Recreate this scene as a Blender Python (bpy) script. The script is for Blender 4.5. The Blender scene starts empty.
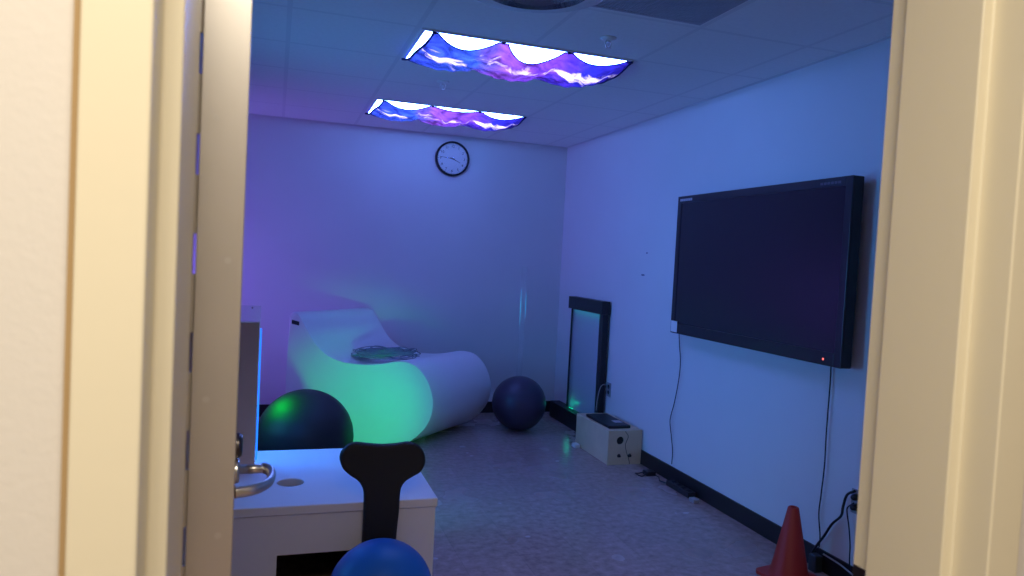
import bpy, bmesh, math, random
from mathutils import Vector, Matrix

sc = bpy.context.scene
COL = sc.collection
PI = math.pi
random.seed(4)

# ------------------------------------------------------------------ camera
FPX, YAW, PITCH, ROLL = 721.654, 0.318700, -0.039481, 0.052184
EYE = Vector((0.0, 0.0, 1.48))


def cam_axes():
    cy, sy = math.cos(YAW), math.sin(YAW)
    f = Vector((sy * math.cos(PITCH), cy * math.cos(PITCH), math.sin(PITCH)))
    r = Vector((cy, -sy, 0.0))
    u = r.cross(f)
    r2 = r * math.cos(ROLL) + u * math.sin(ROLL)
    u2 = -r * math.sin(ROLL) + u * math.cos(ROLL)
    return r2, u2, f


RR, UU, FF = cam_axes()
cam_d = bpy.data.cameras.new('camera')
cam = bpy.data.objects.new('camera', cam_d)
COL.objects.link(cam)
cam_d.sensor_width = 36.0
cam_d.sensor_fit = 'HORIZONTAL'
cam_d.lens = FPX / 1024 * 36.0
cam_d.clip_start = 0.05
cam_d.dof.use_dof = True
cam_d.dof.focus_distance = 4.5
cam_d.dof.aperture_fstop = 6.5
m = Matrix.Identity(4)
for i in range(3):
    m[i][0], m[i][1], m[i][2], m[i][3] = RR[i], UU[i], -FF[i], EYE[i]
cam.matrix_world = m
sc.camera = cam

# ------------------------------------------------------------------ view, world
sc.view_settings.view_transform = 'Standard'
sc.view_settings.look = 'None'
sc.view_settings.exposure = 0.0
sc.view_settings.gamma = 1.0
sc.view_settings.use_curve_mapping = False
w = bpy.data.worlds.new('world')
sc.world = w
w.use_nodes = True
w.node_tree.nodes['Background'].inputs[0].default_value = (0.02, 0.02, 0.03, 1)
w.node_tree.nodes['Background'].inputs[1].default_value = 0.2
sc.cycles.max_bounces = 10
sc.cycles.diffuse_bounces = 6
sc.cycles.transparent_max_bounces = 12
sc.cycles.sample_clamp_indirect = 4.0
sc.cycles.use_denoising = True


def area_light(name, loc, target, size, power, color, size_y=None, spread=None):
    l = bpy.data.lights.new(name, 'AREA')
    l.energy = power
    l.color = color
    l.size = size
    if size_y:
        l.shape = 'RECTANGLE'
        l.size_y = size_y
    if spread:
        l.spread = spread
    o = bpy.data.objects.new(name, l)
    COL.objects.link(o)
    o.location = loc
    o.rotation_euler = (Vector(target) - Vector(loc)).to_track_quat('-Z', 'Y').to_euler()
    return o


def spot_light(name, loc, target, power, color, angle, blend, radius):
    l = bpy.data.lights.new(name, 'SPOT')
    l.energy = power
    l.color = color
    l.spot_size = math.radians(angle)
    l.spot_blend = blend
    l.shadow_soft_size = radius
    o = bpy.data.objects.new(name, l)
    COL.objects.link(o)
    o.location = loc
    o.rotation_euler = (Vector(target) - Vector(loc)).to_track_quat('-Z', 'Y').to_euler()
    return o


# warm corridor ceiling lamps behind the doorway
area_light('corridor_lamp', (-0.15, -0.30, 2.56), (-0.15, -0.30, 0), 1.1, 42.0, (1.0, 0.89, 0.70), 0.55)
# sensory equipment lamps, mostly behind the open door; violet and wash are added fill
spot_light('green_lamp', (0.655, 3.95, 0.40), (0.66, 5.58, 0.28), 58.0, (0.0, 1.0, 0.17), 50, 1.0, 0.03)
spot_light('green_ball_lamp', (-0.20, 4.68, 0.83), (0.073, 4.515, 0.515), 20.0, (0.0, 1.0, 0.05), 50, 1.0, 0.09)
area_light('blue_table_lamp', (-0.12, 3.68, 0.95), (0.35, 3.60, 0.46), 0.25, 4.0, (0.03, 0.24, 1.0), 0.25)
area_light('violet_fill', (-1.55, 5.95, 1.0), (0.8, 6.65, 1.6), 0.5, 11.0, (0.30, 0.14, 1.0), 0.9, spread=math.radians(120))  # added violet fill for the back wall, no fixture
area_light('blue_wash_fill', (-1.6, 3.95, 1.35), (2.6, 4.0, 1.35), 0.7, 13.0, (0.05, 0.36, 1.0), 0.7, spread=math.radians(95))  # added unseen fill that tints the right wall and ceiling blue

# ------------------------------------------------------------------ helpers
def ray_px(px, py):
    return RR * ((px - 512) / FPX) - UU * ((py - 288) / FPX) + FF


def on_plane(px, py, axis, v):
    d = ray_px(px, py)
    return EYE + d * ((v - EYE[axis]) / d[axis])


def link(o, parent=None):
    COL.objects.link(o)
    if parent is not None:
        o.parent = parent
    return o


def obj(name, bm, mat, parent=None, smooth=False, origin=None, bevel=None):
    me = bpy.data.meshes.new(name)
    bmesh.ops.recalc_face_normals(bm, faces=bm.faces[:])
    if origin is not None:
        bmesh.ops.translate(bm, verts=bm.verts[:], vec=-Vector(origin))
    bm.to_mesh(me)
    bm.free()
    if smooth:
        for p in me.polygons:
            p.use_smooth = True
    me.materials.append(mat)
    o = bpy.data.objects.new(name, me)
    if origin is not None:
        o.location = origin
    link(o, parent)
    if bevel:
        b = o.modifiers.new('bevel', 'BEVEL')
        b.width = bevel
        b.segments = 3
        b.limit_method = 'ANGLE'
        b.angle_limit = math.radians(40)
    return o


def thing(name, label, cat, loc=(0, 0, 0), rotz=0.0, group=None):
    o = bpy.data.objects.new(name, None)
    link(o)
    o.empty_display_size = 0.1
    o.location = loc
    o.rotation_euler = (0, 0, rotz)
    tag(o, label, cat, group)
    return o


def tag(o, label, cat, group=None):
    o['label'] = label
    o['category'] = cat
    if group:
        o['group'] = group
    return o


def struct(name, bm, mat, parent=None, **k):
    o = obj(name, bm, mat, parent, **k)
    if parent is None:
        o['kind'] = 'structure'
    return o


def box(bm, x0, x1, y0, y1, z0, z1):
    v = [bm.verts.new(p) for p in ((x0, y0, z0), (x1, y0, z0), (x1, y1, z0), (x0, y1, z0),
                                   (x0, y0, z1), (x1, y0, z1), (x1, y1, z1), (x0, y1, z1))]
    for f in ((0, 3, 2, 1), (4, 5, 6, 7), (0, 1, 5, 4), (1, 2, 6, 5), (2, 3, 7, 6), (3, 0, 4, 7)):
        bm.faces.new([v[i] for i in f])
    return v


def bx(*a):
    bm = bmesh.new()
    box(bm, *a)
    return bm


def lathe(bm, prof, centre=(0, 0, 0), axis='Z', n=32):
    """prof: list of (radius, height)"""
    c = Vector(centre)
    rings = []
    for r, h in prof:
        if r < 1e-6:
            p = {'Z': (0, 0, h), 'X': (h, 0, 0), 'Y': (0, h, 0)}[axis]
            rings.append([bm.verts.new(c + Vector(p))])
            continue
        ring = []
        for i in range(n):
            a = 2 * PI * i / n
            u, v = r * math.cos(a), r * math.sin(a)
            p = {'Z': (u, v, h), 'X': (h, u, v), 'Y': (u, h, v)}[axis]
            ring.append(bm.verts.new(c + Vector(p)))
        rings.append(ring)
    for a, b in zip(rings, rings[1:]):
        if len(a) == 1 and len(b) == 1:
            continue
        for i in range(n):
            j = (i + 1) % n
            if len(a) == 1:
                bm.faces.new((a[0], b[i], b[j]))
            elif len(b) == 1:
                bm.faces.new((a[i], b[0], a[j]))
            else:
                bm.faces.new((a[i], b[i], b[j], a[j]))
    return bm


def spline(pts, k=8):
    P = [Vector(p) for p in pts]
    P = [P[0] * 2 - P[1]] + P + [P[-1] * 2 - P[-2]]
    out = []
    for i in range(1, len(P) - 2):
        for j in range(k):
            t = j / k
            a, b, c, d = P[i - 1], P[i], P[i + 1], P[i + 2]
            out.append(0.5 * ((2 * b) + (c - a) * t + (2 * a - 5 * b + 4 * c - d) * t * t + (3 * b - a - 3 * c + d) * t ** 3))
    out.append(P[-2])
    return out


def tube(bm, pts, r, n=8, flat=None):
    pts = [Vector(p) for p in pts]
    rings = []
    prev = None
    for i, p in enumerate(pts):
        t = (pts[min(i + 1, len(pts) - 1)] - pts[max(i - 1, 0)]).normalized()
        if prev is None:
            a = Vector((0, 0, 1)) if abs(t.z) < 0.9 else Vector((1, 0, 0))
            u = t.cross(a).normalized()
        else:
            u = (prev - t * prev.dot(t)).normalized()
        prev = u
        v = t.cross(u)
        rr = r[i] if isinstance(r, (list, tuple)) else r
        fu = flat or 1.0
        rings.append([bm.verts.new(p + u * rr * math.cos(2 * PI * k / n) + v * rr * fu * math.sin(2 * PI * k / n)) for k in range(n)])
    for a, b in zip(rings, rings[1:]):
        for i in range(n):
            j = (i + 1) % n
            bm.faces.new((a[i], a[j], b[j], b[i]))
    bm.faces.new(rings[0][::-1])
    bm.faces.new(rings[-1])
    return bm


def prism(bm, pts, vec):
    """closed outline pts (Vectors) extruded along vec"""
    a = [bm.verts.new(p) for p in pts]
    b = [bm.verts.new(Vector(p) + Vector(vec)) for p in pts]
    n = len(a)
    bm.faces.new(a[::-1])
    bm.faces.new(b)
    sides = []
    for i in range(n):
        j = (i + 1) % n
        sides.append(bm.faces.new((a[i], a[j], b[j], b[i])))
    return sides


def text_bm(body, size, matrix, depth=0.0006):
    cu = bpy.data.curves.new('lettering', 'FONT')
    cu.body = body
    cu.size = size
    cu.align_x = 'CENTER'
    cu.align_y = 'CENTER'
    cu.extrude = depth
    o = bpy.data.objects.new('lettering', cu)
    COL.objects.link(o)
    bpy.context.view_layer.update()
    me = bpy.data.meshes.new_from_object(o.evaluated_get(bpy.context.evaluated_depsgraph_get()))
    bm = bmesh.new()
    bm.from_mesh(me)
    bmesh.ops.transform(bm, matrix=matrix, verts=bm.verts[:])
    bpy.data.objects.remove(o)
    bpy.data.curves.remove(cu)
    bpy.data.meshes.remove(me)
    return bm


def merge(bm, other):
    me = bpy.data.meshes.new('tmp')
    other.to_mesh(me)
    other.free()
    bm.from_mesh(me)
    bpy.data.meshes.remove(me)
    return bm


# ------------------------------------------------------------------ materials
def mat(name, color, rough=0.6, metal=0.0, noise=0.0, scale=8.0, bump=0.0, bscale=60.0, coat=0.0, spec=0.5):
    M = bpy.data.materials.new(name)
    M.use_nodes = True
    nt = M.node_tree
    b = nt.nodes['Principled BSDF']
    b.inputs['Base Color'].default_value = (*color, 1)
    b.inputs['Roughness'].default_value = rough
    b.inputs['Metallic'].default_value = metal
    b.inputs['Specular IOR Level'].default_value = spec
    b.inputs['Coat Weight'].default_value = coat
    tc = nt.nodes.new('ShaderNodeTexCoord')
    if noise:
        n = nt.nodes.new('ShaderNodeTexNoise')
        n.inputs['Scale'].default_value = scale
        n.inputs['Detail'].default_value = 5
        nt.links.new(tc.outputs['Object'], n.inputs['Vector'])
        r = nt.nodes.new('ShaderNodeMix')
        r.data_type = 'RGBA'
        r.inputs[6].default_value = (*[max(0, c * (1 - noise)) for c in color], 1)
        r.inputs[7].default_value = (*[min(1, c * (1 + noise)) for c in color], 1)
        nt.links.new(n.outputs['Fac'], r.inputs[0])
        nt.links.new(r.outputs[2], b.inputs['Base Color'])
    if bump:
        n = nt.nodes.new('ShaderNodeTexNoise')
        n.inputs['Scale'].default_value = bscale
        n.inputs['Detail'].default_value = 3
        nt.links.new(tc.outputs['Object'], n.inputs['Vector'])
        bp = nt.nodes.new('ShaderNodeBump')
        bp.inputs['Strength'].default_value = bump
        bp.inputs['Distance'].default_value = 0.004
        nt.links.new(n.outputs['Fac'], bp.inputs['Height'])
        nt.links.new(bp.outputs['Normal'], b.inputs['Normal'])
    return M


def emit(name, color, strength):
    M = bpy.data.materials.new(name)
    M.use_nodes = True
    b = M.node_tree.nodes['Principled BSDF']
    b.inputs['Base Color'].default_value = (*color, 1)
    b.inputs['Emission Color'].default_value = (*color, 1)
    b.inputs['Emission Strength'].default_value = strength
    return M


def glass(name, color, alpha, rough=0.08):
    M = mat(name, color, rough)
    M.node_tree.nodes['Principled BSDF'].inputs['Alpha'].default_value = alpha
    return M


def math_node(nt, op, a, b=None, clamp=False):
    n = nt.nodes.new('ShaderNodeMath')
    n.operation = op
    n.use_clamp = clamp
    for i, v in enumerate((a, b)):
        if v is None:
            continue
        if isinstance(v, (int, float)):
            n.inputs[i].default_value = v
        else:
            nt.links.new(v, n.inputs[i])
    return n.outputs[0]


def grid_mask(nt, vec, ax_off, pitch, width):
    """1 on the lines of a square grid"""
    sep = nt.nodes.new('ShaderNodeSeparateXYZ')
    nt.links.new(vec, sep.inputs[0])
    outs = []
    for i in range(2):
        s = math_node(nt, 'ADD', sep.outputs[i], -ax_off[i] + pitch * 40 + width / 2)
        s = math_node(nt, 'MODULO', s, pitch)
        outs.append(math_node(nt, 'LESS_THAN', s, width))
    return math_node(nt, 'MAXIMUM', outs[0], outs[1])


def ceiling_material():
    M = mat('ceiling_tiles', (0.80, 0.80, 0.79), 0.95, noise=0.06, scale=40, bump=0.4, bscale=90)
    nt = M.node_tree
    b = nt.nodes['Principled BSDF']
    tc = nt.nodes['Texture Coordinate']
    mask = grid_mask(nt, tc.outputs['Object'], (0.627, 3.585), 0.605, 0.024)
    src = b.inputs['Base Color'].links[0].from_socket
    mx = nt.nodes.new('ShaderNodeMix')
    mx.data_type = 'RGBA'
    nt.links.new(mask, mx.inputs[0])
    nt.links.new(src, mx.inputs[6])
    mx.inputs[7].default_value = (0.72, 0.72, 0.72, 1)
    nt.links.new(mx.outputs[2], b.inputs['Base Color'])
    return M


def floor_material():
    M = bpy.data.materials.new('vinyl_floor_tiles')
    M.use_nodes = True
    nt = M.node_tree
    b = nt.nodes['Principled BSDF']
    tc = nt.nodes.new('ShaderNodeTexCoord')
    br = nt.nodes.new('ShaderNodeTexBrick')
    br.offset = 0.0
    br.inputs['Scale'].default_value = 1.0
    br.inputs['Brick Width'].default_value = 0.305
    br.inputs['Row Height'].default_value = 0.305
    br.inputs['Mortar Size'].default_value = 0.0018
    br.inputs['Color1'].default_value = (0.46, 0.34, 0.31, 1)
    br.inputs['Color2'].default_value = (0.40, 0.30, 0.27, 1)
    br.inputs['Mortar'].default_value = (0.32, 0.25, 0.23, 1)
    nt.links.new(tc.outputs['Object'], br.inputs['Vector'])
    n = nt.nodes.new('ShaderNodeTexNoise')
    n.inputs['Scale'].default_value = 22
    n.inputs['Detail'].default_value = 8
    n.inputs['Roughness'].default_value = 0.6
    nt.links.new(tc.outputs['Object'], n.inputs['Vector'])
    rp = nt.nodes.new('ShaderNodeValToRGB')
    rp.color_ramp.elements[0].position = 0.30
    rp.color_ramp.elements[0].color = (0.62, 0.60, 0.60, 1)
    rp.color_ramp.elements[1].position = 0.92
    rp.color_ramp.elements[1].color = (1.5, 1.46, 1.42, 1)
    nt.links.new(n.outputs['Fac'], rp.inputs[0])
    mx = nt.nodes.new('ShaderNodeMix')
    mx.data_type = 'RGBA'
    mx.blend_type = 'MULTIPLY'
    mx.inputs[0].default_value = 1.0
    nt.links.new(br.outputs['Color'], mx.inputs[6])
    nt.links.new(rp.outputs[0], mx.inputs[7])
    nt.links.new(mx.outputs[2], b.inputs['Base Color'])
    n2 = nt.nodes.new('ShaderNodeTexNoise')
    n2.inputs['Scale'].default_value = 3
    nt.links.new(tc.outputs['Object'], n2.inputs['Vector'])
    mr = nt.nodes.new('ShaderNodeMapRange')
    mr.inputs['To Min'].default_value = 0.16
    mr.inputs['To Max'].default_value = 0.34
    nt.links.new(n2.outputs['Fac'], mr.inputs[0])
    nt.links.new(mr.outputs[0], b.inputs['Roughness'])
    return M


def fabric_material():
    """thin printed galaxy fabric: coloured light passes through it"""
    M = bpy.data.materials.new('galaxy_print_fabric')
    M.use_nodes = True
    nt = M.node_tree
    for n in list(nt.nodes):
        nt.nodes.remove(n)
    out = nt.nodes.new('ShaderNodeOutputMaterial')
    tc = nt.nodes.new('ShaderNodeTexCoord')
    sep = nt.nodes.new('ShaderNodeSeparateXYZ')
    nt.links.new(tc.outputs['Object'], sep.inputs[0])
    n1 = nt.nodes.new('ShaderNodeTexNoise')
    n1.inputs['Scale'].default_value = 3.2
    n1.inputs['Detail'].default_value = 6
    n1.inputs['Distortion'].default_value = 0.8
    nt.links.new(tc.outputs['Object'], n1.inputs['Vector'])
    # hue along the length: blue - magenta - blue
    xx = math_node(nt, 'ADD', sep.outputs[0], math_node(nt, 'MULTIPLY', math_node(nt, 'SUBTRACT', n1.outputs['Fac'], 0.5), 0.5))
    hue = nt.nodes.new('ShaderNodeValToRGB')
    cr = hue.color_ramp
    cr.elements[0].position = 0.0
    cr.elements[0].color = (0.007, 0.007, 0.024, 1)
    cr.elements[1].position = 1.0
    cr.elements[1].color = (0.006, 0.002, 0.014, 1)
    for p, c in ((0.24, (0.008, 0.010, 0.024, 1)), (0.42, (0.050, 0.0075, 0.021, 1)), (0.60, (0.030, 0.0040, 0.020, 1)), (0.78, (0.006, 0.003, 0.022, 1))):
        e = cr.elements.new(p)
        e.color = c
    mr = nt.nodes.new('ShaderNodeMapRange')
    mr.inputs['From Min'].default_value = 0.0
    mr.inputs['From Max'].default_value = 1.2
    nt.links.new(xx, mr.inputs[0])
    nt.links.new(mr.outputs[0], hue.inputs[0])
    # pale star clouds and painted tube hot spots, in a band along the cloth
    n2 = nt.nodes.new('ShaderNodeTexNoise')
    n2.inputs['Scale'].default_value = 3.6
    n2.inputs['Detail'].default_value = 8
    n2.inputs['Roughness'].default_value = 0.62
    n2.inputs['Distortion'].default_value = 1.2
    nt.links.new(tc.outputs['Object'], n2.inputs['Vector'])
    band = math_node(nt, 'ABSOLUTE', math_node(nt, 'SUBTRACT', sep.outputs[1], 0.235))
    band = math_node(nt, 'MULTIPLY', band, -1.6)
    cl = math_node(nt, 'ADD', n2.outputs['Fac'], band)
    rp = nt.nodes.new('ShaderNodeValToRGB')
    rp.color_ramp.elements[0].position = 0.43
    rp.color_ramp.elements[0].color = (0, 0, 0, 1)
    rp.color_ramp.elements[1].position = 0.56
    rp.color_ramp.elements[1].color = (1, 1, 1, 1)
    nt.links.new(cl, rp.inputs[0])
    mx = nt.nodes.new('ShaderNodeMix')
    mx.data_type = 'RGBA'
    nt.links.new(rp.outputs[0], mx.inputs[0])
    n3 = nt.nodes.new('ShaderNodeTexNoise')
    n3.inputs['Scale'].default_value = 7.0
    n3.inputs['Detail'].default_value = 7
    n3.inputs['Distortion'].default_value = 1.5
    nt.links.new(tc.outputs['Object'], n3.inputs['Vector'])
    m3 = nt.nodes.new('ShaderNodeMapRange')
    m3.inputs['From Min'].default_value = 0.35
    m3.inputs['From Max'].default_value = 0.65
    m3.inputs['To Min'].default_value = 0.35
    m3.inputs['To Max'].default_value = 1.35
    nt.links.new(n3.outputs['Fac'], m3.inputs[0])
    hm = nt.nodes.new('ShaderNodeVectorMath')
    hm.operation = 'SCALE'
    nt.links.new(hue.outputs[0], hm.inputs[0])
    nt.links.new(m3.outputs[0], hm.inputs['Scale'])
    nt.links.new(hm.outputs[0], mx.inputs[6])
    mx.inputs[7].default_value = (0.26, 0.10, 0.06, 1)
    tr = nt.nodes.new('ShaderNodeBsdfTransparent')
    nt.links.new(mx.outputs[2], tr.inputs[0])
    tl = nt.nodes.new('ShaderNodeBsdfTranslucent')
    mul = nt.nodes.new('ShaderNodeMix')
    mul.data_type = 'RGBA'
    mul.blend_type = 'MULTIPLY'
    mul.inputs[0].default_value = 1
    nt.links.new(mx.outputs[2], mul.inputs[6])
    mul.inputs[7].default_value = (3.0, 3.0, 3.0, 1)
    nt.links.new(mul.outputs[2], tl.inputs[0])
    df = nt.nodes.new('ShaderNodeBsdfDiffuse')
    df.inputs[0].default_value = (0.10, 0.05, 0.30, 1)
    a = nt.nodes.new('ShaderNodeMixShader')
    a.inputs[0].default_value = 0.35
    nt.links.new(tr.outputs[0], a.inputs[1])
    nt.links.new(tl.outputs[0], a.inputs[2])
    b = nt.nodes.new('ShaderNodeMixShader')
    b.inputs[0].default_value = 0.15
    nt.links.new(a.outputs[0], b.inputs[1])
    nt.links.new(df.outputs[0], b.inputs[2])
    nt.links.new(b.outputs[0], out.inputs[0])
    return M


M = {
    'wall': mat('painted_wall', (0.66, 0.67, 0.68), 0.75, noise=0.03, scale=3, bump=0.12, bscale=140),
    'hall_wall': mat('cream_wall_paint', (0.72, 0.69, 0.66), 0.8, noise=0.02, scale=3, bump=0.1, bscale=140),
    'corridor': mat('corridor_paint', (0.52, 0.48, 0.43), 0.8, noise=0.02, scale=3),
    'enamel': mat('glossy_white_enamel', (0.80, 0.80, 0.82), 0.15, coat=1.0),
    'frame': mat('cream_enamel', (0.80, 0.74, 0.58), 0.32, noise=0.02, scale=4, bump=0.05, bscale=40),
    'ceiling': ceiling_material(),
    'floor': floor_material(),
    'baseboard': mat('black_vinyl_base', (0.012, 0.012, 0.014), 0.4, noise=0.1),
    'steel': mat('brushed_steel', (0.72, 0.69, 0.66), 0.36, metal=1.0, noise=0.05, scale=12),
    'chrome': mat('satin_chrome', (0.78, 0.76, 0.74), 0.33, metal=1.0),
    'dark_metal': mat('dark_metal', (0.16, 0.14, 0.13), 0.35, metal=1.0),
    'veneer': mat('door_veneer', (0.35, 0.20, 0.10), 0.45, noise=0.25, scale=6),
    'vinyl_white': mat('white_vinyl', (0.78, 0.78, 0.80), 0.42, noise=0.03, scale=5, bump=0.06, bscale=14),
    'black_ball': mat('black_rubber', (0.018, 0.016, 0.020), 0.56, bump=0.08, bscale=30, spec=0.5),
    'ball_violet': mat('dark_violet_rubber', (0.050, 0.038, 0.075), 0.38, bump=0.08, bscale=30),
    'blue_ball': mat('blue_rubber', (0.010, 0.13, 0.50), 0.42, noise=0.08, scale=6, bump=0.06, bscale=30),
    'black_plastic': mat('black_plastic', (0.012, 0.012, 0.014), 0.45, noise=0.1),
    'black_foam': mat('black_foam', (0.010, 0.010, 0.012), 0.62, noise=0.1, bump=0.05, bscale=70),
    'laminate': mat('white_laminate', (0.80, 0.76, 0.79), 0.38, noise=0.02, scale=9),
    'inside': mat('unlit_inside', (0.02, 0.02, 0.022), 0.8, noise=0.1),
    'tan': mat('tan_wood', (0.74, 0.52, 0.36), 0.5, noise=0.12, scale=9),
    'maple': mat('pale_plywood', (0.66, 0.53, 0.34), 0.5, noise=0.12, scale=8),
    'acrylic': glass('clear_acrylic', (0.75, 0.85, 0.95), 0.16, 0.05),
    'screen': mat('dark_screen', (0.010, 0.010, 0.016), 0.22, spec=0.5),
    'white_plastic': mat('white_plastic', (0.75, 0.75, 0.75), 0.4, noise=0.02),
    'grey_plastic': mat('grey_plastic', (0.30, 0.30, 0.31), 0.4, noise=0.04),
    'cone': mat('orange_rubber', (0.44, 0.028, 0.014), 0.5, noise=0.12, scale=10),
    'cord': mat('black_cord', (0.010, 0.012, 0.018), 0.5, noise=0.1),
    'mark': mat('wall_scuff', (0.16, 0.17, 0.24), 0.8, noise=0.2),
    'panel_light': emit('lamp_diffuser', (0.135, 0.29, 1.0), 50.0),
    'fabric': fabric_material(),
    'hem': mat('blue_fabric_hem', (0.02, 0.02, 0.14), 0.8, noise=0.1),
    'blue_edge': emit('glowing_blue_edge', (0.02, 0.22, 1.0), 1.3),
    'green_led': emit('green_led', (0.0, 1.0, 0.55), 0.4),
    'streak': emit('green_reflection_glow', (0.05, 0.42, 0.62), 0.9),
    'mist': glass('misty_pane', (0.62, 0.66, 0.75), 0.45, 0.25),
    'grey_sheet': mat('dark_return_face', (0.42, 0.42, 0.48), 0.7, noise=0.1, scale=50),
    'duct': mat('polished_aluminium', (0.70, 0.72, 0.78), 0.22, metal=1.0, bump=0.5, bscale=14),
    'fibre': mat('clear_fibre', (0.30, 0.36, 0.44), 0.18, spec=0.8),
    'red_led': emit('red_standby_led', (1.0, 0.15, 0.10), 1.5),
    'lettering': mat('grey_lettering', (0.45, 0.45, 0.48), 0.5),
    'clock_face': mat('clock_face', (0.72, 0.72, 0.74), 0.5, noise=0.02),
    'edge_line': mat('brown_edge_line', (0.40, 0.27, 0.13), 0.8, noise=0.1),
}
M['fibre'].node_tree.nodes['Principled BSDF'].inputs['Alpha'].default_value = 0.6

# ------------------------------------------------------------------ room shell
XL, XR, YB, H = -1.75, 2.67, 6.594, 2.60
YH, YR = 0.637, 0.812            # corridor face and room face of the wall with the doorway
JL, JR = -0.095, 0.820           # door jambs
HEAD = 2.13

struct('floor', bx(-2.2, 2.9, -1.7, 6.75, -0.10, 0.0), M['floor'])
struct('ceiling', bx(-2.2, 2.9, YH, 6.75, H, H + 0.10), M['ceiling'])
struct('wall_back', bx(XL - 0.12, XR + 0.12, YB, YB + 0.12, 0, H), M['wall'])
struct('wall_right', bx(XR, XR + 0.12, YR, YB, 0, H), M['wall'])
struct('wall_left', bx(XL - 0.12, XL, YR, YB, 0, H), M['wall'])
bm = bmesh.new()
box(bm, -2.2, JL - 0.045, YH, YR, 0, H)
box(bm, JR + 0.045, XR + 0.12, YH, YR, 0, H)
box(bm, JL - 0.045, JR + 0.045, YH, YR, HEAD + 0.04, H)
struct('wall_front', bm, M['hall_wall'])
# corridor behind the camera
struct('wall_corridor', bx(-2.2, 2.9, -1.8, -1.7, 0, H), M['corridor'])
struct('wall_corridor_left', bx(-2.3, -2.2, -1.8, YR, 0, H), M['corridor'])
struct('wall_corridor_right', bx(2.9, 3.0, -1.8, YR, 0, H), M['corridor'])
struct('ceiling_corridor', bx(-2.2, 2.9, -1.7, YH, H, H + 0.10), M['hall_wall'])

bm = bmesh.new()
box(bm, XR - 0.010, XR, YR, YB, 0, 0.105)
struct('baseboard_right', bm, M['baseboard'])
struct('baseboard_back', bx(XL, XR - 0.010, YB - 0.010, YB, 0, 0.105), M['baseboard'])
struct('baseboard_left', bx(XL, XL + 0.010, YR, YB - 0.010, 0, 0.105), M['baseboard'])
struct('trim_1', bx(XR - 0.018, XR, YR, YB, H - 0.004, H - 0.0005), M['wall'])
struct('trim_2', bx(XL, XR - 0.018, YB - 0.018, YB, H - 0.004, H - 0.0005), M['wall'])

# door frame: hollow-metal profile (plan outline extruded to full height)
def jamb(side):
    s = 1 if side == 'right' else -1
    X = JR if side == 'right' else JL
    y0, ys0, ys1, y1 = 0.622, 0.670, 0.788, 0.827
    st = 0.016
    pr = [(X + s * 0.050, y0), (X, y0), (X, ys0), (X - s * st, ys0), (X - s * st, ys1), (X, ys1), (X, y1), (X + s * 0.050, y1)]
    b = bmesh.new()
    prism(b, [Vector((x, y, 0.0)) for x, y in pr], (0, 0, HEAD))
    return b


fr = struct('trim_door_frame', jamb('left'), M['frame'], bevel=0.0025)
fr2 = obj('jamb', jamb('right'), M['frame'], fr, bevel=0.0025)
b = bmesh.new()
box(b, JL - 0.05, JR + 0.05, 0.622, 0.670, HEAD, HEAD + 0.05)
box(b, JL - 0.05, JR + 0.05, 0.670, 0.788, HEAD - 0.016, HEAD + 0.05)
box(b, JL - 0.05, JR + 0.05, 0.788, 0.827, HEAD, HEAD + 0.05)
obj('head', b, M['frame'], fr)
b = bmesh.new()
box(b, JL - 0.0555, JL - 0.050, 0.6285, YH, 0, HEAD + 0.05)
box(b, JR + 0.050, JR + 0.0555, 0.6285, YH, 0, HEAD + 0.05)
obj('frame_edge_line', b, M['edge_line'], fr)  # brown strip along the outer edges of the frame
sp = obj('strike_plate', bx(JR - 0.0018, JR, 0.790, 0.8235, 0.940, 1.062), M['dark_metal'], fr)
sp['label'] = 'dark steel strike plate'

# ------------------------------------------------------------------ door
HX, HY = -0.080, 0.832
door = thing('door_1', 'door', 'door', (HX, HY, 0.0), math.radians(2.2))
for k in ('label', 'category'):
    del door[k]
door['kind'] = 'structure'
LEAF = 0.885
T = 0.046
obj('door_leaf', bx(0.001, T, 0.003, LEAF, 0.012, HEAD - 0.004), M['veneer'], door)
b = bmesh.new()
box(b, 0.0, T + 0.001, 0.0, 0.003, 0.012, HEAD - 0.004)
hl = obj('hinge_leaf', b, M['steel'], door, bevel=0.0008)
hl['label'] = 'full-height brushed steel hinge leaf on the door edge'
b = bmesh.new()
z = 0.02
k = 0
while z < HEAD - 0.06:
    lathe(b, [(0, z), (0.004, z), (0.004, z + 0.062), (0, z + 0.062)], (-0.004, 0.002, 0), n=10)
    z += 0.105
lathe(b, [(0, 0.015), (0.0014, 0.015), (0.0014, HEAD - 0.01), (0, HEAD - 0.01)], (-0.004, 0.002, 0), n=8)
obj('hinge_knuckles', b, M['steel'], door, smooth=False)
for i, zz in enumerate([0.1085 + 0.1505 * q for q in range(14)]):
    px = 0.015 if i % 2 == 0 else 0.032
    b = bmesh.new()
    lathe(b, [(0, -0.0004), (0.0036, -0.0004), (0.0036, 0.0002), (0, 0.0002)], (px, 0, zz), 'Y', 16)
    box(b, px - 0.0028, px + 0.0028, -0.0007, -0.0003, zz - 0.0005, zz + 0.0005)
    box(b, px - 0.0005, px + 0.0005, -0.0007, -0.0003, zz - 0.0028, zz + 0.0028)
    obj('hinge_screw', b, M['chrome'], door)
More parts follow.
